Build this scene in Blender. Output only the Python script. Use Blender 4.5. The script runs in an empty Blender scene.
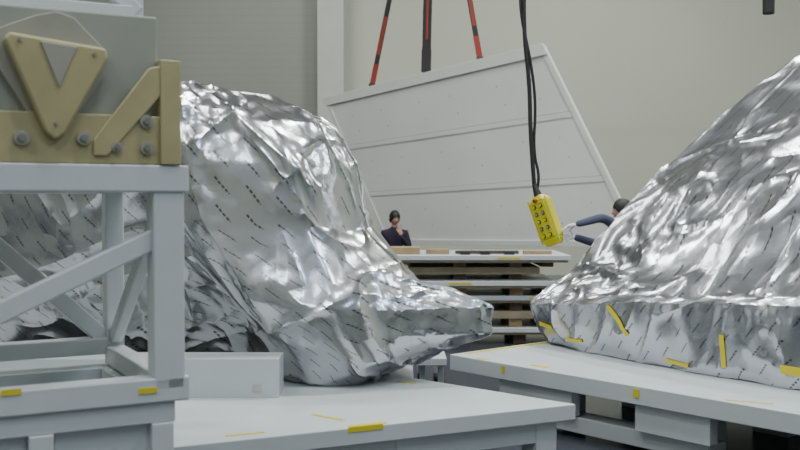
import bpy, math, random
from mathutils import Vector as V, Matrix, noise
from mathutils.bvhtree import BVHTree
random.seed(4)
S=bpy.context.scene
C=S.collection
# ---------------------------------------------------------------- materials
def newmat(n):
    m=bpy.data.materials.new(n); m.use_nodes=True
    nt=m.node_tree; return m,nt,nt.nodes["Principled BSDF"]
def paint(n,col,rough=.5,metal=0,var=.12,scale=3,bump=.0,bscale=60):
    m,nt,b=newmat(n)
    tc=nt.nodes.new("ShaderNodeTexCoord"); no=nt.nodes.new("ShaderNodeTexNoise")
    no.inputs["Scale"].default_value=scale; no.inputs["Detail"].default_value=6
    nt.links.new(tc.outputs["Object"],no.inputs["Vector"])
    r=nt.nodes.new("ShaderNodeValToRGB")
    r.color_ramp.elements[0].position=.3; r.color_ramp.elements[1].position=.7
    r.color_ramp.elements[0].color=[c*(1-var) for c in col]+[1]
    r.color_ramp.elements[1].color=[min(1,c*(1+var*.5)) for c in col]+[1]
    nt.links.new(no.outputs["Fac"],r.inputs[0]); nt.links.new(r.outputs[0],b.inputs["Base Color"])
    b.inputs["Roughness"].default_value=rough; b.inputs["Metallic"].default_value=metal
    return m
def emis(n,col,s):
    m,nt,b=newmat(n)
    b.inputs["Base Color"].default_value=(*col,1)
    b.inputs["Emission Color"].default_value=(*col,1); b.inputs["Emission Strength"].default_value=s
    return m
WHITE=paint("white_enamel",(.60,.64,.65),.38,0,.06,2)
WHITE2=paint("white_panel_paint",(.75,.76,.73),.45,0,.06,1)
SEAM=paint("panel_seam",(.30,.30,.28),.5)
SEAM2=paint("panel_joint",(.54,.55,.51),.5)
GREY=paint("grey_green_paint",(.31,.32,.275),.5,0,.08)
GOLD=paint("chromate_gold",(.46,.41,.22),.45,.25,.15,4)
PLATE=paint("anodised_grey_plate",(.36,.35,.29),.45,.2,.1)
STEEL=paint("bolt_steel",(.45,.44,.42),.3,.9)
BLACK=paint("black_rubber",(.02,.02,.022),.5)
STRAP=paint("black_webbing",(.035,.03,.032),.8)
RED=paint("red_webbing",(.30,.04,.025),.7)
YEL=paint("yellow_plastic",(.75,.68,.03),.4)
TAPE=paint("yellow_tape",(.72,.60,.03),.45)
WOOD=paint("pine_wood",(.36,.26,.14),.7,0,.25,8)
PLY=paint("plywood_board",(.42,.36,.25),.65,0,.2,5)
RWOOD=paint("dark_plywood",(.10,.065,.045),.7,0,.25,8)
FLOORM=paint("floor_epoxy",(.05,.056,.075),.22,0,.15,1)
SKIN=paint("skin",(.52,.30,.21),.55)
GLOVE=paint("white_glove",(.8,.8,.8),.6)
HAIR=paint("dark_hair",(.012,.010,.012),.5)
COAT1=paint("dark_purple_shirt",(.028,.02,.045),.85)
COAT2=paint("navy_coat",(.07,.08,.13),.85)
EYEW=paint("eye_white",(.7,.7,.68),.3)
LIP=paint("lips",(.4,.15,.13),.5)
SHOE=paint("shoe_cover",(.3,.4,.6),.7)
LAMP=emis("lamp_diffuser",(1,.99,.94),9)

def wallmat(n,col,axis,period,depth):
    m,nt,b=newmat(n)
    tc=nt.nodes.new("ShaderNodeTexCoord"); sp=nt.nodes.new("ShaderNodeSeparateXYZ")
    nt.links.new(tc.outputs["Object"],sp.inputs[0])
    mu=nt.nodes.new("ShaderNodeMath"); mu.operation='DIVIDE'; mu.inputs[1].default_value=period
    nt.links.new(sp.outputs[axis],mu.inputs[0])
    fr=nt.nodes.new("ShaderNodeMath"); fr.operation='FRACT'; nt.links.new(mu.outputs[0],fr.inputs[0])
    lt=nt.nodes.new("ShaderNodeMath"); lt.operation='LESS_THAN'; lt.inputs[1].default_value=.06
    nt.links.new(fr.outputs[0],lt.inputs[0])
    no=nt.nodes.new("ShaderNodeTexNoise"); no.inputs["Scale"].default_value=.5; nt.links.new(tc.outputs["Object"],no.inputs["Vector"])
    mx=nt.nodes.new("ShaderNodeMixRGB"); mx.inputs[1].default_value=(*[c*.93 for c in col],1); mx.inputs[2].default_value=(*[c*1.05 for c in col],1)
    nt.links.new(no.outputs["Fac"],mx.inputs[0])
    m2=nt.nodes.new("ShaderNodeMixRGB"); m2.inputs[2].default_value=(*[c*(1-depth) for c in col],1)
    nt.links.new(lt.outputs[0],m2.inputs[0]); nt.links.new(mx.outputs[0],m2.inputs[1])
    nt.links.new(m2.outputs[0],b.inputs["Base Color"]); b.inputs["Roughness"].default_value=.6
    return m
WALLB=wallmat("wall_pale",(.52,.535,.46),2,3.2,.05)
WALLG=wallmat("wall_grey_slats",(.30,.32,.285),2,.16,.10)
PILL=paint("pillar_paint",(.54,.56,.52),.5,0,.04)
CEILM=paint("ceiling_paint",(.28,.28,.27),.7)

def foilmat(n,rot,tint,g=(.45,0,-.9),scale=3,amt=.22):
    m,nt,b=newmat(n); N=nt.nodes.new; L=nt.links.new
    tc=N("ShaderNodeTexCoord")
    nz=N("ShaderNodeTexNoise"); nz.inputs["Scale"].default_value=1.4; nz.inputs["Detail"].default_value=1
    L(tc.outputs["Object"],nz.inputs["Vector"])
    wv=N("ShaderNodeVectorMath"); wv.operation='MULTIPLY_ADD'; wv.inputs[1].default_value=(.5,.5,.5)
    L(nz.outputs["Color"],wv.inputs[0]); L(tc.outputs["Object"],wv.inputs[2])
    rotm=N("ShaderNodeVectorRotate"); rotm.rotation_type='Y_AXIS'; rotm.inputs["Angle"].default_value=math.atan2(g[0],-g[2])
    L(wv.outputs[0],rotm.inputs["Vector"])
    mk=N("ShaderNodeTexNoise"); mk.inputs["Scale"].default_value=1.3; mk.inputs["Detail"].default_value=2
    L(tc.outputs["Object"],mk.inputs["Vector"])
    mr=N("ShaderNodeMapRange"); mr.inputs[1].default_value=.48; mr.inputs[2].default_value=.66; mr.inputs[3].default_value=.15; mr.inputs[4].default_value=1
    L(mk.outputs["Fac"],mr.inputs[0])
    geo=N("ShaderNodeNewGeometry")
    cur=geo.outputs["Normal"]
    for sc,am,st in ((scale*2.4,amt,(1,1,.3)),):
        mp=N("ShaderNodeVectorMath"); mp.operation='MULTIPLY'; mp.inputs[1].default_value=(st[0]*sc,st[1]*sc,st[2]*sc)
        L(rotm.outputs[0],mp.inputs[0])
        vo=N("ShaderNodeTexVoronoi"); vo.inputs["Scale"].default_value=1
        L(mp.outputs[0],vo.inputs["Vector"])
        sb=N("ShaderNodeVectorMath"); sb.operation='SUBTRACT'; sb.inputs[1].default_value=(.5,.5,.5)
        L(vo.outputs["Color"],sb.inputs[0])
        o=sb.outputs[0]
        sc_=N("ShaderNodeVectorMath"); sc_.operation='SCALE'; L(o,sc_.inputs[0]); L(mr.outputs[0],sc_.inputs["Scale"]); o=sc_.outputs[0]
        ad=N("ShaderNodeVectorMath"); ad.operation='MULTIPLY_ADD'; ad.inputs[1].default_value=(am,am,am)
        L(o,ad.inputs[0]); L(cur,ad.inputs[2]); cur=ad.outputs[0]
    nm=N("ShaderNodeVectorMath"); nm.operation='NORMALIZE'; L(cur,nm.inputs[0])
    nf=N("ShaderNodeTexNoise"); nf.inputs["Scale"].default_value=6; nf.inputs["Detail"].default_value=2; nf.inputs["Distortion"].default_value=.8
    L(rotm.outputs[0],nf.inputs["Vector"])
    bp=N("ShaderNodeBump"); bp.inputs["Strength"].default_value=.15; bp.inputs["Distance"].default_value=.012
    L(nf.outputs["Fac"],bp.inputs["Height"]); L(nm.outputs[0],bp.inputs["Normal"]); L(bp.outputs[0],b.inputs["Normal"])
    mp=N("ShaderNodeMapping"); mp.inputs["Rotation"].default_value=(0,0,rot)
    L(tc.outputs["UV"],mp.inputs["Vector"])
    sp=N("ShaderNodeSeparateXYZ"); L(mp.outputs[0],sp.inputs[0])
    def math_(op,a,bv=None):
        k=N("ShaderNodeMath"); k.operation=op; L(a,k.inputs[0])
        if bv is not None:
            if isinstance(bv,(int,float)): k.inputs[1].default_value=bv
            else: L(bv,k.inputs[1])
        return k.outputs[0]
    row=math_('MULTIPLY',sp.outputs[1],1/.12)
    rf=math_('LESS_THAN',math_('FRACT',row),.12)
    ri=math_('FLOOR',row)
    off=math_('MULTIPLY',ri,.37)
    u=math_('ADD',math_('MULTIPLY',sp.outputs[0],1/.24),off)
    seg=math_('LESS_THAN',math_('FRACT',u),.5)
    fine=math_('GREATER_THAN',math_('FRACT',math_('MULTIPLY',u,9.0)),.3)
    msk=math_('MULTIPLY',math_('MULTIPLY',rf,seg),fine)
    mx=N("ShaderNodeMixRGB"); mx.inputs[1].default_value=(*tint,1); mx.inputs[2].default_value=(.05,.05,.06,1)
    L(math_('MULTIPLY',msk,.8),mx.inputs[0]); L(mx.outputs[0],b.inputs["Base Color"])
    b.inputs["Metallic"].default_value=.96
    b.inputs["Roughness"].default_value=.24
    return m
FOIL=foilmat("silver_foil_left",.9,(.57,.58,.60),amt=.16)
FOIL2=foilmat("silver_foil_right",1.0,(.57,.585,.63),(.35,0,.9),2.6,.15)

# ---------------------------------------------------------------- builders
def empty(n,loc=(0,0,0)):
    e=bpy.data.objects.new(n,None); C.objects.link(e); e.location=loc; e.empty_display_size=.1; return e
class B:
    def __init__(s): s.v=[];s.f=[];s.m=[];s.mats=[]
    def mi(s,m):
        if m not in s.mats: s.mats.append(m)
        return s.mats.index(m)
    def add(s,vs,fs,m):
        o=len(s.v); k=s.mi(m); s.v+=[V(p) for p in vs]
        for f in fs: s.f.append([i+o for i in f]); s.m.append(k)
    def hexa(s,b4,t4,m):
        s.add(list(b4)+list(t4),[(3,2,1,0),(4,5,6,7),(0,1,5,4),(1,2,6,5),(2,3,7,6),(3,0,4,7)],m)
    def box(s,a,b,m):
        x0,y0,z0=a;x1,y1,z1=b
        s.hexa([(x0,y0,z0),(x1,y0,z0),(x1,y1,z0),(x0,y1,z0)],[(x0,y0,z1),(x1,y0,z1),(x1,y1,z1),(x0,y1,z1)],m)
    def prism(s,poly,z0,z1,m):
        n=len(poly); vs=[(p[0],p[1],z0) for p in poly]+[(p[0],p[1],z1) for p in poly]
        s.add(vs,[tuple(range(n))[::-1],tuple(range(n,2*n))]+[(i,(i+1)%n,n+(i+1)%n,n+i) for i in range(n)],m)
    def beam(s,p,q,w,h,m,up=V((0,0,1))):
        p=V(p);q=V(q);d=(q-p).normalized()
        if abs(d.dot(up))>.97: up=V((.88,.48,0))
        a=d.cross(up).normalized()*w/2; c=a.cross(d).normalized()*h/2
        s.hexa([p-a-c,p+a-c,p+a+c,p-a+c],[q-a-c,q+a-c,q+a+c,q-a+c],m)
    def cyl(s,p,q,r,m,n=14,r2=None):
        p=V(p);q=V(q);d=(q-p).normalized(); up=V((0,0,1)) if abs(d.z)<.9 else V((1,0,0))
        a=d.cross(up).normalized(); c=d.cross(a); r2=r if r2 is None else r2
        vs=[p+(a*math.cos(t)+c*math.sin(t))*r for t in [2*math.pi*i/n for i in range(n)]]
        vs+=[q+(a*math.cos(t)+c*math.sin(t))*r2 for t in [2*math.pi*i/n for i in range(n)]]
        s.add(vs,[tuple(range(n))[::-1],tuple(range(n,2*n))]+[(i,(i+1)%n,n+(i+1)%n,n+i) for i in range(n)],m)
    def make(s,n,parent=None,bevel=0,smooth=False):
        me=bpy.data.meshes.new(n); me.from_pydata(s.v,[],s.f)
        for m in s.mats: me.materials.append(m)
        for i,p in enumerate(me.polygons): p.material_index=s.m[i]; p.use_smooth=smooth
        import bmesh
        bm=bmesh.new(); bm.from_mesh(me); bmesh.ops.recalc_face_normals(bm,faces=bm.faces); bm.to_mesh(me); bm.free()
        o=bpy.data.objects.new(n,me); C.objects.link(o)
        if parent: o.parent=parent
        if bevel:
            b=o.modifiers.new("bevel",'BEVEL'); b.width=bevel; b.segments=2; b.limit_method='ANGLE'
        return o
def tube(name,pts,r,mat,parent=None):
    cu=bpy.data.curves.new(name,'CURVE'); cu.dimensions='3D'; cu.bevel_depth=r; cu.bevel_resolution=3
    sp=cu.splines.new('NURBS'); sp.points.add(len(pts)-1); sp.use_endpoint_u=True; sp.order_u=3
    for i,p in enumerate(pts): sp.points[i].co=(*p,1)
    cu.materials.append(mat); o=bpy.data.objects.new(name,cu); C.objects.link(o)
    if parent: o.parent=parent
    return o
# ---------------------------------------------------------------- room
def room(n,a,b,m):
    k=B(); k.box(a,b,m); return k.make(n)
room("floor",(-9,-6,-.1),(11,22,0),FLOORM)
room("ceiling",(-9,-6,10),(11,22,10.1),CEILM)
room("wall_back",(-1.2,22,0),(11,22.2,10),WALLB)
room("wall_back_left",(-9,21.6,0),(-1.75,22.2,10),WALLG)
room("wall_left",(-9.2,-6,0),(-9,22.2,10),WALLG)
room("wall_right",(11,-6,0),(11.2,22.2,10),WALLB)
room("wall_front",(-9.2,-6.2,0),(11.2,-6,10),WALLG)
room("trim_1",(-1.75,21.3,0),(-1.2,22.2,10),PILL)
room("baseboard_back",(-1.2,21.96,0),(11,22,.15),SEAM)
for i,(x,y,p,c) in enumerate([(-5,-2,300,(.96,1,.98)),(0,-2,220,(.8,.89,1)),(6,-2,340,(.60,.76,1)),(-4.5,4,260,(.96,1,.98)),(1,3.5,330,(.97,1,.98)),(7,4,260,(.88,.94,1)),
                          (-4,10,330,(.98,1,.97)),(3,9.5,450,(.98,1,.97)),(8,11,340,(.99,1,.96)),(-3,17,220,(.98,1,.95)),(4,16.5,480,(.99,1,.95))]):
    e=empty("ceiling_light",(x,y,9.9))
    k=B(); k.box((-1.1,-.35,-.02),(1.1,.35,.1),STEEL); k.box((-1.03,-.28,-.03),(1.03,.28,-.02),LAMP); k.make("housing",e)
    l=bpy.data.lights.new("lamp",'AREA'); l.shape='RECTANGLE'; l.size=2; l.size_y=.5; l.energy=p*(.78 if y<5 else .93); l.color=c
    lo=bpy.data.objects.new("lamp",l); C.objects.link(lo); lo.parent=e; lo.location=(0,0,-.06)
# ---------------------------------------------------------------- left deck
e=empty("transport_platform")
k=B()
PL=[(-1.9,4.90),(1.12,6.34),(.10,7.28),(.10,9.2),(-4.0,9.2),(-4.0,5.0)]
k.prism(PL,.40,.50,WHITE)
k.make("deck",e,.006)
k=B()
fd=V((3.02,1.44,0)).normalized(); fb=V((-1.02,.94,0)).normalized()
p0=V((1.12,6.34,0))
for t in (.12,1.1,2.2):
    q=p0-fd*t+fb*.16
    k.beam(q+V((0,0,.0)),q+V((0,0,.4)),.16,.16,WHITE)
k.beam(p0-fd*.05+fb*.12+V((0,0,.33)),p0-fd*3.0+fb*.12+V((0,0,.33)),.08,.14,WHITE)
k.beam(p0-fd*.08+fb*.1+V((0,0,.33)),p0-fd*.08+fb*1.25+V((0,0,.33)),.08,.14,WHITE)
for x,y in ((-.1,9.0),(-3.8,9),(-3.8,5.3),(-1.8,5.3),(-.1,7.4)): k.box((x-.08,y-.08,0),(x+.08,y+.08,.4),WHITE)
k.make("legs",e,.005)
k=B()
k.box((-3.2,6.55,.5),(-.80,6.85,.755),WHITE)
k.box((-3.2,7.45,.5),(-1.0,8.7,.58),BLACK)
k.box((-.97,6.544,.54),(-.91,6.55,.59),SEAM2)
k.make("support_beam",e,.006)
k=B()
def tape(k,x,y,z,l,w,d):
    d=V((d[0],d[1],0)).normalized(); k.beam(V((x,y,z+.0015))-d*l/2,V((x,y,z+.0015))+d*l/2,w,.003,TAPE)
tape(k,-.19,5.76,.5,.24,.045,fd); tape(k,-.43,5.95,.5,.26,.03,(.6,-.5)); tape(k,-.86,5.52,.5,.22,.03,fd)
tape(k,.05,7.1,.5,.16,.03,fb)
nrm=V((fd.y,-fd.x,0))
q=p0-fd*1.46+nrm*.003; k.beam(q-fd*.11+V((0,0,.49)),q+fd*.11+V((0,0,.49)),.003,.03,TAPE)
k.make("tape_marks",e)
# ---------------------------------------------------------------- right deck
e=empty("transport_platform")
k=B()
a=V((.42,8.4,0)); fr=V((2.0,-2.35,0)).normalized(); bk=V((2.35,2.0,0)).normalized()
b=a+fr*5.2
poly=[a,b,b+bk*3.6,a+bk*1.9+V((2.6,.3,0)),a+bk*1.9]
k.prism([(p.x,p.y) for p in poly],.37,.50,WHITE); k.make("deck",e,.006)
k=B()
for t,l in ((.9,.75),(2.15,.6),(3.5,.6),(4.6,.5)):
    q=a+fr*t+bk*.10
    k.beam(q-fr*l/2+V((0,0,.27)),q+fr*l/2+V((0,0,.27)),.10,.2,WHITE)
    q=a+fr*t+bk*.35
    k.beam(q-fr*.15+V((0,0,.18)),q+fr*.15+V((0,0,.18)),.3,.36,WHITE)
    q=a+fr*t+bk*1.5
    if t<3: k.beam(q-fr*.15+V((0,0,.18)),q+fr*.15+V((0,0,.18)),.3,.36,WHITE)
k.beam(a+fr*.5+bk*.22+V((0,0,.10)),a+fr*2.4+bk*.22+V((0,0,.10)),.2,.12,WHITE)
k.make("legs",e,.006)
k=B()
tape(k,a.x+fr.x*.35+bk.x*.04,a.y+fr.y*.35+bk.y*.04,.5,.1,.05,fr)
q=a+bk*.8+fr*.06; tape(k,q.x,q.y,.5,1.3,.05,bk)
q=a+fr*.9+bk*.12; tape(k,q.x,q.y,.5,.16,.05,fr)
q=a+fr*2.7+bk*.1; tape(k,q.x,q.y,.5,.3,.02,fr+bk*.4)
for t,l in ((.62,.03),(1.9,.05)):
    q=a+fr*t-bk*.003; k.beam(q+V((0,0,.42)),q+V((0,0,.48)),.004,l,TAPE,up=fr)
k.make("tape_marks",e)
e=empty("equipment_dolly")
k=B(); k.box((.14,8.55,.38),(.40,9.9,.44),WHITE)
for x in (.17,.33):
    for y in (8.68,9.75): k.box((x,y,.1),(x+.05,y+.05,.38),WHITE); k.cyl((x,y+.02,.055),(x+.04,y+.02,.055),.055,BLACK)
k.make("frame",e,.004)
# ---------------------------------------------------------------- foil bundles
def cr(p0,p1,p2,p3,t,k=.5):
    m1=(p2-p0)*k; m2=(p3-p1)*k
    t2=t*t;t3=t2*t
    return p1*(2*t3-3*t2+1)+m1*(t3-2*t2+t)+p2*(-2*t3+3*t2)+m2*(t3-t2)
def lin(p0,p1,p2,p3,t,k):
    return p1.lerp(p2,t)*(1-k)+cr(p0,p1,p2,p3,t,.5)*k
def ridge(p): return 1-2.6*abs(noise.noise(p))
def crease(p,k=10): return math.exp(-abs(noise.noise(p))*k)
def foil(name,rings,mat,nu,nv,tens=.32,amp=1,zmin=.504,seed=0,parent=None,g=(.45,0,-.9),g2=(.7,0,.7),crk=1,big=.075,ratio=.12,sharp=17,m2a=.026):
    g=V(g).normalized(); g2=V(g2).normalized()
    R=[[V(p) for p in r] for r in rings]; n=len(R[0]); m=len(R)
    def pt(u,v):
        i=min(int(v),m-2); t=v-i
        q=u*n; a=int(q)%n; s=q-int(q)
        def ring(j):
            j=max(0,min(m-1,j))
            return lin(R[j][(a-1)%n],R[j][a],R[j][(a+1)%n],R[j][(a+2)%n],s,tens)
        return lin(ring(i-1),ring(i),ring(i+1),ring(i+2),t,tens)
    vs=[];fs=[]
    for j in range(nv+1):
        for i in range(nu): vs.append(pt(i/nu,(m-1)*j/nv*.99999))
    capn=14
    top=[vs[nv*nu+i].copy() for i in range(nu)]; cen=sum(top,V())/nu
    for j in range(1,capn+1):
        t=j/capn
        for i in range(nu):
            p=top[i].lerp(cen,t*.97); p.z+=.10*math.sin(t*math.pi/2); vs.append(p)
    tot=nv+capn
    for j in range(tot):
        for i in range(nu): fs.append((j*nu+i,j*nu+(i+1)%nu,(j+1)*nu+(i+1)%nu,(j+1)*nu+i))
    fs.append(tuple(range(nu))[::-1]); fs.append(tuple(tot*nu+i for i in range(nu)))
    me=bpy.data.meshes.new(name); me.from_pydata(vs,[],fs); me.update()
    nor=[v.normal.copy() for v in me.vertices]
    cc=sum(vs,V())/len(vs); sgn=1 if sum((vs[i]-cc).dot(nor[i]) for i in range(0,len(vs),37))>0 else -1
    for i,v in enumerate(me.vertices):
        p=v.co+V((seed,seed*.7,0)); w=noise.noise_vector(p*.8)*.25
        q=p+w; s=q.dot(g); n_=q-g*s; s2=q.dot(g2); n2=q-g2*s2
        c1=n_*1.4+g*s*.45; c2=n_*2.7+g*s*.5; c3=n2*2.8+g2*s2*.7+V((9,2,4)); c4=n_*6+g*s*1.6
        k_=max(0,min(1,.25+1.8*noise.noise(p*1.1+V((5,3,1)))))
        d=big*ridge(c1)+.042*crease(c2,7)+m2a*crease(c3,8)+(.006+.014*k_)*crk*crease(c4,6)+.010*k_*crk*ridge(q*8)+.004*k_*crk*ridge(q*18)
        v.co+=nor[i]*sgn*(d-.05)*amp
        if v.co.z<zmin: v.co.z=zmin+.002*noise.noise(p*9)
    ul=me.uv_layers.new(name="UVMap")
    L=[0]; mid=nv//2
    for i in range(1,nu): L.append(L[-1]+(vs[mid*nu+i]-vs[mid*nu+i-1]).length)
    tl=L[-1]+(vs[mid*nu]-vs[mid*nu+nu-1]).length
    for poly in me.polygons:
        for li in poly.loop_indices:
            vi=me.loops[li].vertex_index; i=vi%nu; j=vi//nu
            u=L[i]
            if i==0 and any((me.loops[q].vertex_index%nu)==nu-1 for q in poly.loop_indices): u=tl
            ul.data[li].uv=(u,j/nv*2.6)
    me.materials.append(mat); me.update()
    o=bpy.data.objects.new(name,me); C.objects.link(o)
    dm=o.modifiers.new("facets",'DECIMATE'); dm.ratio=ratio
    bpy.context.view_layer.update()
    dg=bpy.context.evaluated_depsgraph_get()
    m2=bpy.data.meshes.new_from_object(o.evaluated_get(dg)); o.modifiers.clear(); o.data=m2
    for p in m2.polygons: p.use_smooth=True
    m2.set_sharp_from_angle(angle=math.radians(sharp))
    if parent:o.parent=parent
    return o
def ribbon(name,obj,path,w,mat,parent,off=.010):
    me=obj.data; bvh=BVHTree.FromPolygons([v.co for v in me.vertices],[p.vertices for p in me.polygons])
    P=[V(p) for p in path]; S_=[]
    for a,b in zip(P,P[1:]):
        n=max(2,int((b-a).length/.03))
        S_+= [a.lerp(b,i/n) for i in range(n)]
    S_.append(P[-1]); k=B(); vs=[]
    for i,p in enumerate(S_):
        d=(S_[min(i+1,len(S_)-1)]-S_[max(i-1,0)]).normalized()
        co,nr,_,_=bvh.find_nearest(p)
        if nr.y>0: nr=-nr
        side=d.cross(nr).normalized()*w/2
        for s in(-1,0,1):
            c2,n2,_,_=bvh.find_nearest(co+side*s)
            if n2.y>0:n2=-n2
            vs.append(c2+n2*off)
    fs=[]
    for i in range(len(S_)-1):
        for s in (0,1): fs.append((i*3+s,i*3+s+1,i*3+s+4,i*3+s+3))
    k.add(vs,fs,mat); return k.make(name,parent,smooth=True)

e=empty("foil_wrapped_instrument")
H=lambda z:(-1.0,8.8,z); I=lambda z:(-3.2,8.8,z)
rings=[
[(-3.2,7.9,.58),(-2.1,7.75,.58),(-1.15,7.5,.60),(-.62,6.98,.5),(-.28,6.98,.5),(-.05,7.2,.54),(-.15,8.0,.5),H(.5),I(.58)],
[(-3.3,7.8,.85),(-2.1,7.55,.85),(-1.12,7.3,.88),(-.72,6.9,.70),(-.25,6.82,.68),(.30,7.1,.74),(.0,7.9,.7),H(.8),I(.8)],
[(-3.3,7.75,1.0),(-2.1,7.5,1.0),(-1.15,7.25,1.0),(-.84,6.86,.90),(-.35,6.80,.85),(.64,7.1,.86),(.15,7.7,.88),H(.9),I(.9)],
[(-3.3,7.7,1.2),(-2.1,7.4,1.2),(-1.3,7.2,1.2),(-1.0,6.80,1.12),(-.40,6.8,1.05),(.64,7.12,1.03),(.10,7.6,1.08),H(1.1),I(1.1)],
[(-3.3,7.6,1.4),(-2.1,7.4,1.4),(-1.5,7.2,1.42),(-1.17,6.83,1.36),(-.50,6.9,1.30),(.08,7.25,1.25),(-.05,7.9,1.25),H(1.4),I(1.4)],
[(-3.2,7.6,1.7),(-2.2,7.4,1.7),(-1.7,7.2,1.7),(-1.37,6.88,1.65),(-.66,6.98,1.6),(-.25,7.35,1.58),(-.3,8.2,1.6),H(1.7),I(1.7)],
[(-3.1,7.6,2.1),(-2.3,7.4,2.1),(-1.85,7.2,2.1),(-1.5,7.0,2.08),(-.78,7.02,2.05),(-.33,7.4,2.05),(-.4,8.2,2.1),H(2.1),I(2.1)],
[(-3.0,7.7,2.4),(-2.3,7.5,2.45),(-1.9,7.3,2.45),(-1.6,7.15,2.45),(-.92,7.12,2.38),(-.48,7.5,2.34),(-.55,8.2,2.35),H(2.4),I(2.3)],
[(-2.8,7.9,2.5),(-2.3,7.7,2.64),(-1.95,7.5,2.66),(-1.65,7.35,2.66),(-1.15,7.35,2.57),(-.82,7.7,2.48),(-.85,8.1,2.45),(-1.2,8.5,2.5),(-2.8,8.5,2.45)],
]
fo=foil("foil_wrap",rings,FOIL,640,210,tens=.08,parent=e,g=(.5,-.1,-.85),g2=(.75,0,.5),big=.06,crk=.62,m2a=.02,ratio=.14,sharp=20)
ribbon("tape_strip",fo,[(-1.62,7.1,2.5),(-1.57,7.1,2.56)],.04,TAPE,e)
e=empty("foil_wrapped_instrument")
rings=[
[(3.3,6.35,.5),(2.7,6.8,.5),(1.95,7.85,.5),(1.33,8.95,.5),(1.42,9.5,.5),(2.5,9.8,.5),(5,9.6,.5),(5,6.8,.5)],
[(3.28,6.35,.8),(2.7,6.8,.8),(1.92,7.85,.76),(1.24,8.95,.68),(1.32,9.55,.68),(2.5,9.9,.7),(5,9.7,.7),(5,6.7,.7)],
[(3.26,6.35,1.12),(2.7,6.82,1.08),(1.90,7.88,1.0),(1.17,8.97,.86),(1.32,9.6,.84),(2.5,9.95,.95),(5,9.8,1),(5,6.6,1)],
[(3.36,6.55,1.17),(2.80,7.0,1.12),(2.0,8.02,1.04),(1.26,9.07,.92),(1.38,9.5,.90),(2.5,9.95,1.0),(5,9.8,1.05),(5,6.65,1.05)],
[(3.5,6.9,1.5),(2.95,7.3,1.42),(2.15,8.25,1.28),(1.52,9.12,1.15),(1.62,9.4,1.10),(2.6,9.9,1.2),(5,9.8,1.3),(5,6.9,1.3)],
[(3.8,7.5,2.1),(3.2,7.9,2.04),(2.55,8.7,1.92),(2.10,9.3,1.77),(2.2,9.5,1.72),(3.0,9.9,1.8),(5,9.8,1.9),(5.2,7.6,1.9)],
[(4.0,7.9,2.52),(3.55,8.3,2.46),(3.05,9.0,2.38),(2.72,9.4,2.34),(2.85,9.6,2.26),(3.4,9.9,2.3),(5,9.8,2.4),(5.2,8,2.4)],
[(4.3,8.3,3.05),(4.0,8.6,3.05),(3.75,9.1,3.08),(3.60,9.4,3.08),(3.7,9.6,3.02),(4.0,9.8,3.0),(5,9.8,3.0),(5.2,8.4,3.0)],
[(4.5,8.6,3.4),(4.3,8.8,3.4),(4.15,9.1,3.4),(4.1,9.3,3.4),(4.15,9.5,3.4),(4.3,9.7,3.4),(5,9.7,3.4),(5.1,8.7,3.4)],
]
fo=foil("foil_wrap",rings,FOIL2,680,210,tens=.02,amp=.72,seed=7.3,parent=e,g=(.45,.15,.85),g2=(.8,-.5,.2),crk=.7,big=.03,ratio=.14,sharp=20)
ribbon("tape_strip_1",fo,[(1.72,8.2,.96),(1.83,8.0,.72)],.04,TAPE,e)
ribbon("tape_strip_2",fo,[(2.33,7.25,.82),(2.36,7.25,.58)],.035,TAPE,e)
ribbon("tape_strip_3",fo,[(2.6,6.85,.64),(2.9,6.6,.62)],.06,TAPE,e)
ribbon("tape_strip_4",fo,[(1.26,8.95,.70),(1.36,8.8,.68)],.04,TAPE,e)
ribbon("tape_strip_5",fo,[(2.02,7.7,.56),(2.18,7.5,.55)],.03,TAPE,e)
ribbon("tape_strip_6",fo,[(1.45,8.65,.60),(1.56,8.5,.60)],.03,TAPE,e)
# ---------------------------------------------------------------- steel stand
O=V((-.97,4.5,0)); U=V((-.88,-.48,0)).normalized(); W=V((-.48,.88,0)).normalized()
def LP(u,w,z): return O+U*u+W*w+V((0,0,z))
def lb(u0,u1,w0,w1,z0,z1,m):
    k.hexa([LP(u0,w0,z0),LP(u1,w0,z0),LP(u1,w1,z0),LP(u0,w1,z0)],[LP(u0,w0,z1),LP(u1,w0,z1),LP(u1,w1,z1),LP(u0,w1,z1)],m)
e=empty("steel_support_stand")
k=B()
k.beam(LP(-.02,.06,1.895),LP(2,.06,1.895),.14,.12,WHITE)
k.beam(LP(-.02,.06,.95),LP(2,.06,.95),.12,.11,WHITE)
k.beam(LP(.07,.06,.95),LP(.07,.06,1.86),.12,.14,WHITE,)
k.beam(LP(1.5,.06,.95),LP(1.5,.06,1.86),.12,.14,WHITE)
k.beam(LP(.05,.06,1.66),LP(1.45,.06,1.02),.06,.09,WHITE)
k.beam(LP(.05,1.2,1.895),LP(2,1.2,1.895),.1,.12,WHITE)
k.beam(LP(.0,1.2,1.0),LP(2,1.2,1.0),.1,.09,WHITE)
k.beam(LP(.05,1.2,.97),LP(.05,1.2,1.86),.1,.1,WHITE)
k.beam(LP(1.5,1.2,.97),LP(1.5,1.2,1.86),.1,.1,WHITE)
k.beam(LP(.08,1.2,1.02),LP(.95,1.2,1.84),.07,.09,WHITE)
k.beam(LP(.05,.1,1.84),LP(.05,1.15,1.05),.06,.08,WHITE)
k.beam(LP(.05,.06,.95),LP(.05,1.2,.95),.1,.1,WHITE)
k.beam(LP(.05,.06,1.89),LP(.05,1.2,1.89),.1,.1,WHITE)
k.beam(LP(1.5,.06,.95),LP(1.5,1.2,.95),.1,.1,WHITE)
k.make("frame",e,.008)
k=B()
lb(.04,2.0,.02,.10,.80,.892,WHITE); lb(.04,2.0,1.1,1.25,.80,.892,WHITE)
lb(.04,.14,.1,1.1,.80,.892,WHITE)
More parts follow.
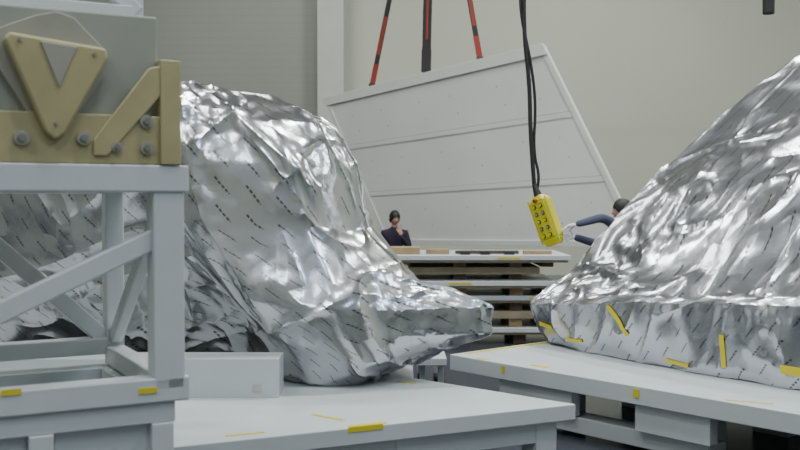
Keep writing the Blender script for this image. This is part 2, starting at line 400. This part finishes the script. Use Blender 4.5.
for u in (.10,.62,1.3): 
    for w in (.06,1.15): k.beam(LP(u,w,0),LP(u,w,.8),.10,.10,WHITE)
lb(.14,.56,.06,.08,.52,.80,WHITE); lb(.67,1.24,.06,.08,.52,.80,WHITE)
k.make("plinth",e,.006)
k=B()
for u,z in ((.17,.955),(.74,1.0)):
    q=LP(u,-.003,z); k.beam(q-U*.04,q+U*.04,.004,.025,TAPE)
for u in (.03,.3,.62): k.cyl(LP(u,.06,1.955),LP(u,.06,1.97),.014,STEEL)
k.make("fittings",e)
e=empty("equipment_container")
k=B()
lb(.10,2,.06,1.0,1.958,2.62,GREY)
k.make("body",e,.01)
k=B()
lb(.02,2,.0,.06,1.957,2.17,GOLD)
lb(.02,.11,-.02,.06,1.957,2.42,GOLD)
k.make("base_bracket",e,.004)
def tri(pts,w0,w1,m,n,bev=.008):
    global k
    k=B(); P=[LP(u,w0,z) for u,z in pts]; Q=[LP(u,w1,z) for u,z in pts]; n_=len(pts)
    k.add(P+Q,[tuple(range(n_)),tuple(range(n_,2*n_))[::-1]]+[(i,(i+1)%n_,n_+(i+1)%n_,n_+i) for i in range(n_)],m)
    return k.make(n,e,bev)
tri([(.09,2.40),(.16,2.38),(.40,2.06),(.40,1.99),(.34,1.99),(.09,2.28)],-.012,0.0,GOLD,"gusset")
tri([(.33,2.44),(.34,2.34),(.50,2.10),(.56,2.07),(.62,2.10),(.82,2.42),(.80,2.50),(.62,2.58),(.54,2.60),(.47,2.58)],.02,.06,PLATE,"back_plate",.004)
tri([(.34,2.41),(.35,2.45),(.74,2.49),(.76,2.46),(.60,2.08),(.56,2.05),(.52,2.08)],-.045,.02,GOLD,"triangular_bracket",.012)
tri([(.47,2.445),(.62,2.46),(.545,2.27)],-.052,-.045,PLATE,"bracket_recess",.003)
k=B()
for u,z,r in ((.44,2.065,.02),(.69,2.06,.022),(.17,2.145,.02),(.17,2.03,.02),(.30,2.03,.016),(.86,2.06,.02)):
    k.cyl(LP(u,-.015,z),LP(u,.01,z),r*1.5,PLATE); k.cyl(LP(u,-.028,z),LP(u,-.014,z),r*.8,STEEL,6)
for u,z in ((.40,2.42),(.70,2.46),(.56,2.12)):
    k.cyl(LP(u,-.055,z),LP(u,-.04,z),.008,STEEL,8)
k.make("bolts",e)
e=empty("lifting_truss")
k=B()
k.beam(LP(.15,.35,2.665),LP(2,.35,2.665),.12,.08,WHITE)
k.beam(LP(.12,.35,2.68),LP(.5,.35,3.0),.06,.07,WHITE)
k.beam(LP(.12,.35,2.63),LP(.12,.35,3.05),.05,.05,WHITE)
k.beam(LP(.05,.35,3.05),LP(2,.35,3.05),.12,.1,WHITE)
k.beam(LP(1.4,.35,2.68),LP(.8,.35,3.0),.06,.07,WHITE)
k.make("truss_members",e,.006)
# ---------------------------------------------------------------- suspended panel
e=empty("suspended_lid_panel")
TL=V((-1.24,16.5,3.47));TR=V((2.0,14.1,3.98));BL=V((-.20,16.0,1.10));BR=V((3.28,13.5,1.16))
pn=(TR-TL).cross(BL-TL).normalized()
if pn.y>0: pn=-pn
def PP(s,t,o=0): return TL.lerp(TR,s).lerp(BL.lerp(BR,s),t)+pn*o
def pb(k,s0,s1,t0,t1,o0,o1,m):
    k.hexa([PP(s0,t0,o0),PP(s1,t0,o0),PP(s1,t1,o0),PP(s0,t1,o0)],[PP(s0,t0,o1),PP(s1,t0,o1),PP(s1,t1,o1),PP(s0,t1,o1)],m)
k=B(); pb(k,0,1,0,1,-.10,0,WHITE2); k.make("sheet",e,.01)
k=B()
pb(k,-.005,1.005,-.005,.05,0,.04,WHITE2); pb(k,-.005,.012,0,1,0,.02,WHITE2); pb(k,.985,1.005,0,1,0,.02,WHITE2); pb(k,0,1,.97,1,0,.03,WHITE2)
pb(k,.012,.985,.335,.36,0,.008,WHITE2); pb(k,.012,.985,.655,.68,0,.008,WHITE2)
k.make("edge_frame",e,.004)
k=B()
for t in (.052,.33,.362,.65,.682): pb(k,.012,.985,t,t+.004,.001,.004,SEAM2)
for t in (.15,.25,.45,.55,.78,.88):
    for s in (.1,.24,.42,.56,.76,.9): k.cyl(PP(s,t,0),PP(s,t,.006),.013,SEAM2,8)
k.make("seams",e)
# ---------------------------------------------------------------- crane sling
e=empty("crane_sling")
hk=V((.49,15.2,8.0))
k=B()
for i,s in enumerate((.24,.50,.74)):
    p=PP(s,0,-.03)+V((0,0,.02)); d=(hk-p).normalized(); wd=.15 if i==1 else .085
    q=p+d*.35
    k.beam(p,q,.02,wd,RED if i!=1 else STRAP,up=V((1,0,0))); k.beam(q,hk,.025,wd*.9,STRAP,up=V((1,0,0)))
    if i!=1: k.beam(p+d*.5,p+d*1.1,.035,wd*.6,RED,up=V((1,0,0)))
    else: k.beam(p+d*.5,p+d*5,.035,wd*.22,RED,up=V((1,0,0)))
    k.cyl(p-V((.05,0,.0)),p+V((.05,0,0)),.04,BLACK)
k.make("straps",e)
k=B(); k.box((.29,15.05,8.25),(.69,15.35,8.8),YEL); k.cyl((.49,15.2,7.95),(.49,15.2,8.25),.06,STEEL)
for x in (.38,.6): k.cyl((x,15.2,8.8),(x,15.2,10),.015,STEEL)
k.make("hook_block",e,.02)
# ---------------------------------------------------------------- pendant
e=empty("crane_pendant_controller")
top=V((1.42,10.3,1.85)); bot=V((1.60,10.25,1.32)); ax=(bot-top).normalized()
fy=V((-1.1,-1,0)); fy=(fy-ax*fy.dot(ax)).normalized(); sx=ax.cross(fy).normalized()
def Q(a,b_,c_): return top+ax*a+sx*b_+fy*c_
k=B()
def sec(a0,a1,w0,w1,d0,d1,m): k.hexa([Q(a0,-w0,-d0),Q(a0,w0,-d0),Q(a0,w0,d0),Q(a0,-w0,d0)],[Q(a1,-w1,-d1),Q(a1,w1,-d1),Q(a1,w1,d1),Q(a1,-w1,d1)],m)
sec(0,.06,.045,.10,.04,.07,YEL); sec(.06,.46,.10,.10,.07,.07,YEL); sec(.46,.54,.10,.07,.07,.055,YEL)
k.make("housing",e,.012)
k=B()
for i in range(5):
    for s in (-.042,.042):
        a=.11+i*.078; k.cyl(Q(a,s,.065),Q(a,s,.08),.022,BLACK); k.cyl(Q(a,s,.08),Q(a,s,.09),.015,GREY if i%2 else YEL)
k.cyl(Q(.05,0,.06),Q(.05,0,.095),.02,RED)
k.cyl(Q(-.13,0,0),Q(.01,0,0),.02,BLACK,14,.045)
for s in (-.115,.115): k.cyl(Q(.03,s,.05),Q(.5,s,.05),.009,YEL)
k.make("buttons",e)
tube("cable",[Q(-.12,0,0),(1.37,10.3,2.1),(1.34,10.3,2.5),(1.33,10.3,3.0),(1.27,10.3,3.5),(1.27,10.3,4.2),(1.3,10.3,7),(1.3,10.3,10)],.022,BLACK,e)
tube("strain_rope",[Q(-.02,.03,0),(1.45,10.3,2.0),(1.37,10.32,2.3),(1.40,10.3,2.8),(1.33,10.3,3.3),(1.21,10.3,3.8),(1.25,10.3,5),(1.25,10.3,10)],.015,BLACK,e)
e=empty("hanging_power_plug")
tube("cable",[(4.4,12,4.2),(4.4,12,7),(4.4,12,10)],.015,BLACK,e)
k=B(); k.cyl((4.4,12,4.02),(4.4,12,4.22),.07,BLACK); k.cyl((4.4,12,4.22),(4.4,12,4.32),.07,BLACK,14,.02); k.make("plug",e,.01)
# ---------------------------------------------------------------- stack of slabs and boards with timber
e=empty("pallet_stack")
k=B();kw=B()
zs=[(.12,.02,2.3,.0),(.32,.0,2.2,.05),(.52,-.1,2.25,.0),(.71,-.3,1.95,-.1),(.87,-.05,1.75,.1),(1.03,-.15,2.1,-.15)]
for i,(z,x0,x1,dy) in enumerate(zs):
    y1=13.7+dy*.3
    if i in (1,4): kw.box((x0-.05,12.4+dy,z),(x1,y1,z+.09),PLY)
    else:
        k.box((x0-.05,12.4+dy,z+.03),(x1,y1,z+.09),WHITE); kw.box((x0-.03,12.43+dy,z),(x1-.03,y1-.02,z+.03),PLY)
    if i: 
        k2=zs[i-1][0]+.09
        for x in (.05,.75,1.45) + ((1.85,) if x1>1.9 else ()): 
            kw.box((x-.08,12.45+max(dy,zs[i-1][3]),k2),(x+.08,13.55,z),WOOD if (i+int(x*3))%2 else RWOOD)
    else:
        for x in (.1,.8,1.5,2.1): kw.box((x-.08,12.5,0),(x+.08,13.6,.12),RWOOD)
zt=1.12
kw.box((-.15,12.5,zt),(.25,12.9,zt+.085),WOOD); kw.box((.33,12.55,zt),(.62,12.75,zt+.06),WOOD)
kw.box((.7,12.6,zt),(1.5,12.7,zt+.04),RWOOD)
for x in (.75,1.0,1.3): kw.box((x,12.4,zt),(x+.12,12.55,zt+.045),BLACK)
kw.box((1.55,12.5,zt),(1.9,12.62,zt+.045),WOOD)
k.make("slabs",e,.006); kw.make("timber_boards",e,.004)
k=B()
for x,z,y in ((1.2,1.09,12.25),(.6,.77,12.3),(1.6,.58,12.4),(1.9,.17,12.4)): k.box((x,y-.003,z-.012),(x+.28,y,z+.012),TAPE)
k.make("tape_marks",e)
# ---------------------------------------------------------------- people
def skinmesh(name,pts,edges,rad,mat,parent,root=0,sub=2):
    me=bpy.data.meshes.new(name); me.from_pydata([V(p) for p in pts],edges,[])
    o=bpy.data.objects.new(name,me); C.objects.link(o); o.parent=parent
    me.materials.append(mat)
    sm=o.modifiers.new("skin",'SKIN')
    sv=me.skin_vertices[0].data
    for i,r in enumerate(rad):
        sv[i].radius=(r,r) if isinstance(r,(int,float)) else r
        sv[i].use_root=(i==root)
    sm.use_smooth_shade=True
    ss=o.modifiers.new("sub",'SUBSURF'); ss.levels=sub; ss.render_levels=sub
    return o
def hand(name,wr,dr,nrm,mat,parent,side,curl=.9):
    dr=V(dr).normalized(); nrm=V(nrm); nrm=(nrm-dr*nrm.dot(dr)).normalized(); lat=dr.cross(nrm)*side
    wr=V(wr); P=[wr,wr+dr*.045]; E=[(0,1)]; R=[(.026,.026),(.030,.024)]
    for f,(o,ln,r) in enumerate(((-.032,.076,.0100),(-.011,.086,.0102),(.011,.080,.0100),(.032,.064,.0090))):
        b0=len(P); P.append(wr+dr*(.088-abs(o)*.2)+lat*o); E.append((1,b0)); R.append(.0125)
        p=P[-1]; ang=0
        for s in (.42,.32,.26):
            ang+=curl*(.55+.06*f); p=p+(dr*math.cos(ang)+nrm*math.sin(ang))*ln*s
            P.append(p); E.append((len(P)-2,len(P)-1)); R.append(r)
    b0=len(P); P.append(wr+dr*.03-lat*.03+nrm*.01); E.append((1,b0)); R.append(.013)
    P.append(P[-1]+(dr*.6-lat*.6+nrm*.5).normalized()*.034); E.append((b0,b0+1)); R.append(.0115)
    P.append(P[-1]+(dr*.75-lat*.1+nrm*.7).normalized()*.028); E.append((b0+1,b0+2)); R.append(.010)
    return skinmesh(name,P,E,R,mat,parent,0,2)
def head(parent,M,hairlen=0):
    k=B(); nu,nv=28,20
    vs=[];fs=[]
    for j in range(nv+1):
        th=math.pi*j/nv
        for i in range(nu):
            ph=2*math.pi*i/nu
            x=math.sin(th)*math.cos(ph);y=math.sin(th)*math.sin(ph);z=math.cos(th)
            X=x*.075;Y=y*.095;Z=z*.115
            if z<0: X*=1-.30*z*z*1.2; Y*=1-.18*z*z; 
            if y>.2 and z<-.1: Y+=.012*(-z)
            if y>.75 and abs(x)<.3 and -.35<z<.05: Y+=.02*(1-abs(x)/.3)*(1-abs(z+.2)/.25 if abs(z+.2)<.25 else 0)
            if y>.6 and abs(abs(x)-.38)<.2 and abs(z-.05)<.14: Y-=.008
            vs.append(M@V((X,Y,Z)))
    for j in range(nv):
        for i in range(nu): fs.append((j*nu+i,j*nu+(i+1)%nu,(j+1)*nu+(i+1)%nu,(j+1)*nu+i))
    k.add(vs,fs,SKIN); 
    k.cyl(M@V((0,.085,0.01)),M@V((0,.112,-.028)),.006,SKIN,8,.013)
    for s in (-1,1): k.cyl(M@V((s*.068,-.005,0)),M@V((s*.082,-.012,0)),.026,SKIN,10,.02)
    k.make("head",parent,0,True)
    k=B()
    for s in (-1,1):
        k.cyl(M@V((s*.029,.078,.008)),M@V((s*.029,.091,.008)),.012,EYEW,12,.007); k.cyl(M@V((s*.029,.090,.008)),M@V((s*.029,.0935,.008)),.006,HAIR,10)
        k.beam(M@V((s*.017,.092,.03)),M@V((s*.043,.084,.03)),.006,.006,HAIR)
    k.beam(M@V((-.022,.096,-.058)),M@V((.022,.096,-.058)),.008,.01,LIP)
    k.make("face_features",parent)
    k=B(); vs=[];fs=[]
    for j in range(nv+1):
        th=math.pi*j/nv*.98
        for i in range(nu):
            ph=2*math.pi*i/nu; front=max(0,math.sin(ph))
            t=th*(1-.60*front**.7)
            t=min(t,math.pi*(.62+hairlen*.2))
            x=math.sin(t)*math.cos(ph);y=math.sin(t)*math.sin(ph);z=math.cos(t)
            w=1+.05*noise.noise(V((x*6,y*6,z*6)))
            vs.append(M@V((x*.086*w,y*.106*w-.004,z*.125*w+.004)))
    for j in range(nv):
        for i in range(nu): fs.append((j*nu+i,j*nu+(i+1)%nu,(j+1)*nu+(i+1)%nu,(j+1)*nu+i))
    k.add(vs,fs,HAIR); k.make("hair",parent,0,True)
def person(name,loc,yaw,scale,eL,wL,eR,wR,coat,handmat,headrot,lean=0.0,dL=None,dR=None,nL=(0,0,-1),nR=(0,0,-1),curl=.9,hl=0):
    e=empty(name,loc); e.rotation_euler=(0,0,yaw); e.scale=(scale,)*3
    y1=lean*.5; y2=lean
    P=[(0,0,.95),(0,y1*.6,1.10),(0,y1,1.25),(0,y2,1.38),(0,y2+.01,1.47),(0,y2+.02,1.54),
       (-.17,y2,1.40),eL,wL,(.17,y2,1.40),eR,wR,
       (-.095,0,.86),(-.10,.02,.50),(-.10,-.01,.10),(-.11,.13,.05),
       (.095,0,.86),(.10,.02,.50),(.10,-.01,.10),(.11,.13,.05)]
    E=[(0,1),(1,2),(2,3),(3,4),(4,5),(3,6),(6,7),(7,8),(3,9),(9,10),(10,11),(0,12),(12,13),(13,14),(14,15),(0,16),(16,17),(17,18),(18,19)]
    R=[(.15,.115),(.145,.11),(.155,.115),(.14,.10),.062,.055,.068,.050,.036,.068,.050,.036,.095,.065,.045,.04,.095,.065,.045,.04]
    skinmesh("clothed_body",P,E,R,coat,e)
    k=B(); k.cyl((0,y2+.01,1.44),(0,y2+.025,1.58),.052,SKIN); k.make("neck",e,0,True)
    for x in (-.11,.11):
        kk=B(); kk.box((x-.05,-.09,0),(x+.05,.19,.075),SHOE); kk.make("shoe",e,.03)
    M=Matrix.Translation(V((0,y2+.045,1.64)))@Matrix.Rotation(headrot[1],4,'Z')@Matrix.Rotation(headrot[0],4,'X')
    head(e,M,hl)
    hand("hand_left",wL,dL or V(wL)-V(eL),nL,handmat,e,1,curl); hand("hand_right",wR,dR or V(wR)-V(eR),nR,handmat,e,-1,curl)
    return e
person("technician",(-.08,14.9,0),math.pi,.935,(-.24,.08,1.14),(-.10,.26,1.36),(.25,.08,1.12),(.10,.28,1.10),COAT1,SKIN,(-.25,.35),.05,
       dL=(.25,-.1,1),dR=(-.7,.5,.1),nL=(.5,-1,0),curl=.6,hl=.6)
def toL(p,loc,sc): 
    q=(V(p)-V(loc))/sc; return (q.y,-q.x,q.z)
loc=(2.56,10.75,0); sc=1.03
person("technician",loc,math.pi/2,sc,toL((2.10,10.38,1.62),loc,sc),toL((1.80,10.22,1.55),loc,sc),toL((2.14,10.62,1.32),loc,sc),toL((1.80,10.30,1.42),loc,sc),
       COAT2,GLOVE,(-.1,.1),.12,dL=(-.15,1,-.2),dR=(-.4,.95,-.05),nL=(-.3,0,-1),nR=(-1,-.2,0),curl=.45,hl=.4)
# ---------------------------------------------------------------- camera
cam=bpy.data.cameras.new("camera"); co=bpy.data.objects.new("camera",cam); C.objects.link(co)
co.location=(0,0,1.8); co.rotation_euler=(math.radians(90-1.43),0,0); cam.lens=45; cam.sensor_width=36
cam.dof.use_dof=True; cam.dof.focus_distance=8.0; cam.dof.aperture_fstop=2.4
S.camera=co
w=bpy.data.worlds.new("world"); S.world=w; w.use_nodes=True; w.node_tree.nodes["Background"].inputs[0].default_value=(.5,.5,.5,1); w.node_tree.nodes["Background"].inputs[1].default_value=.1
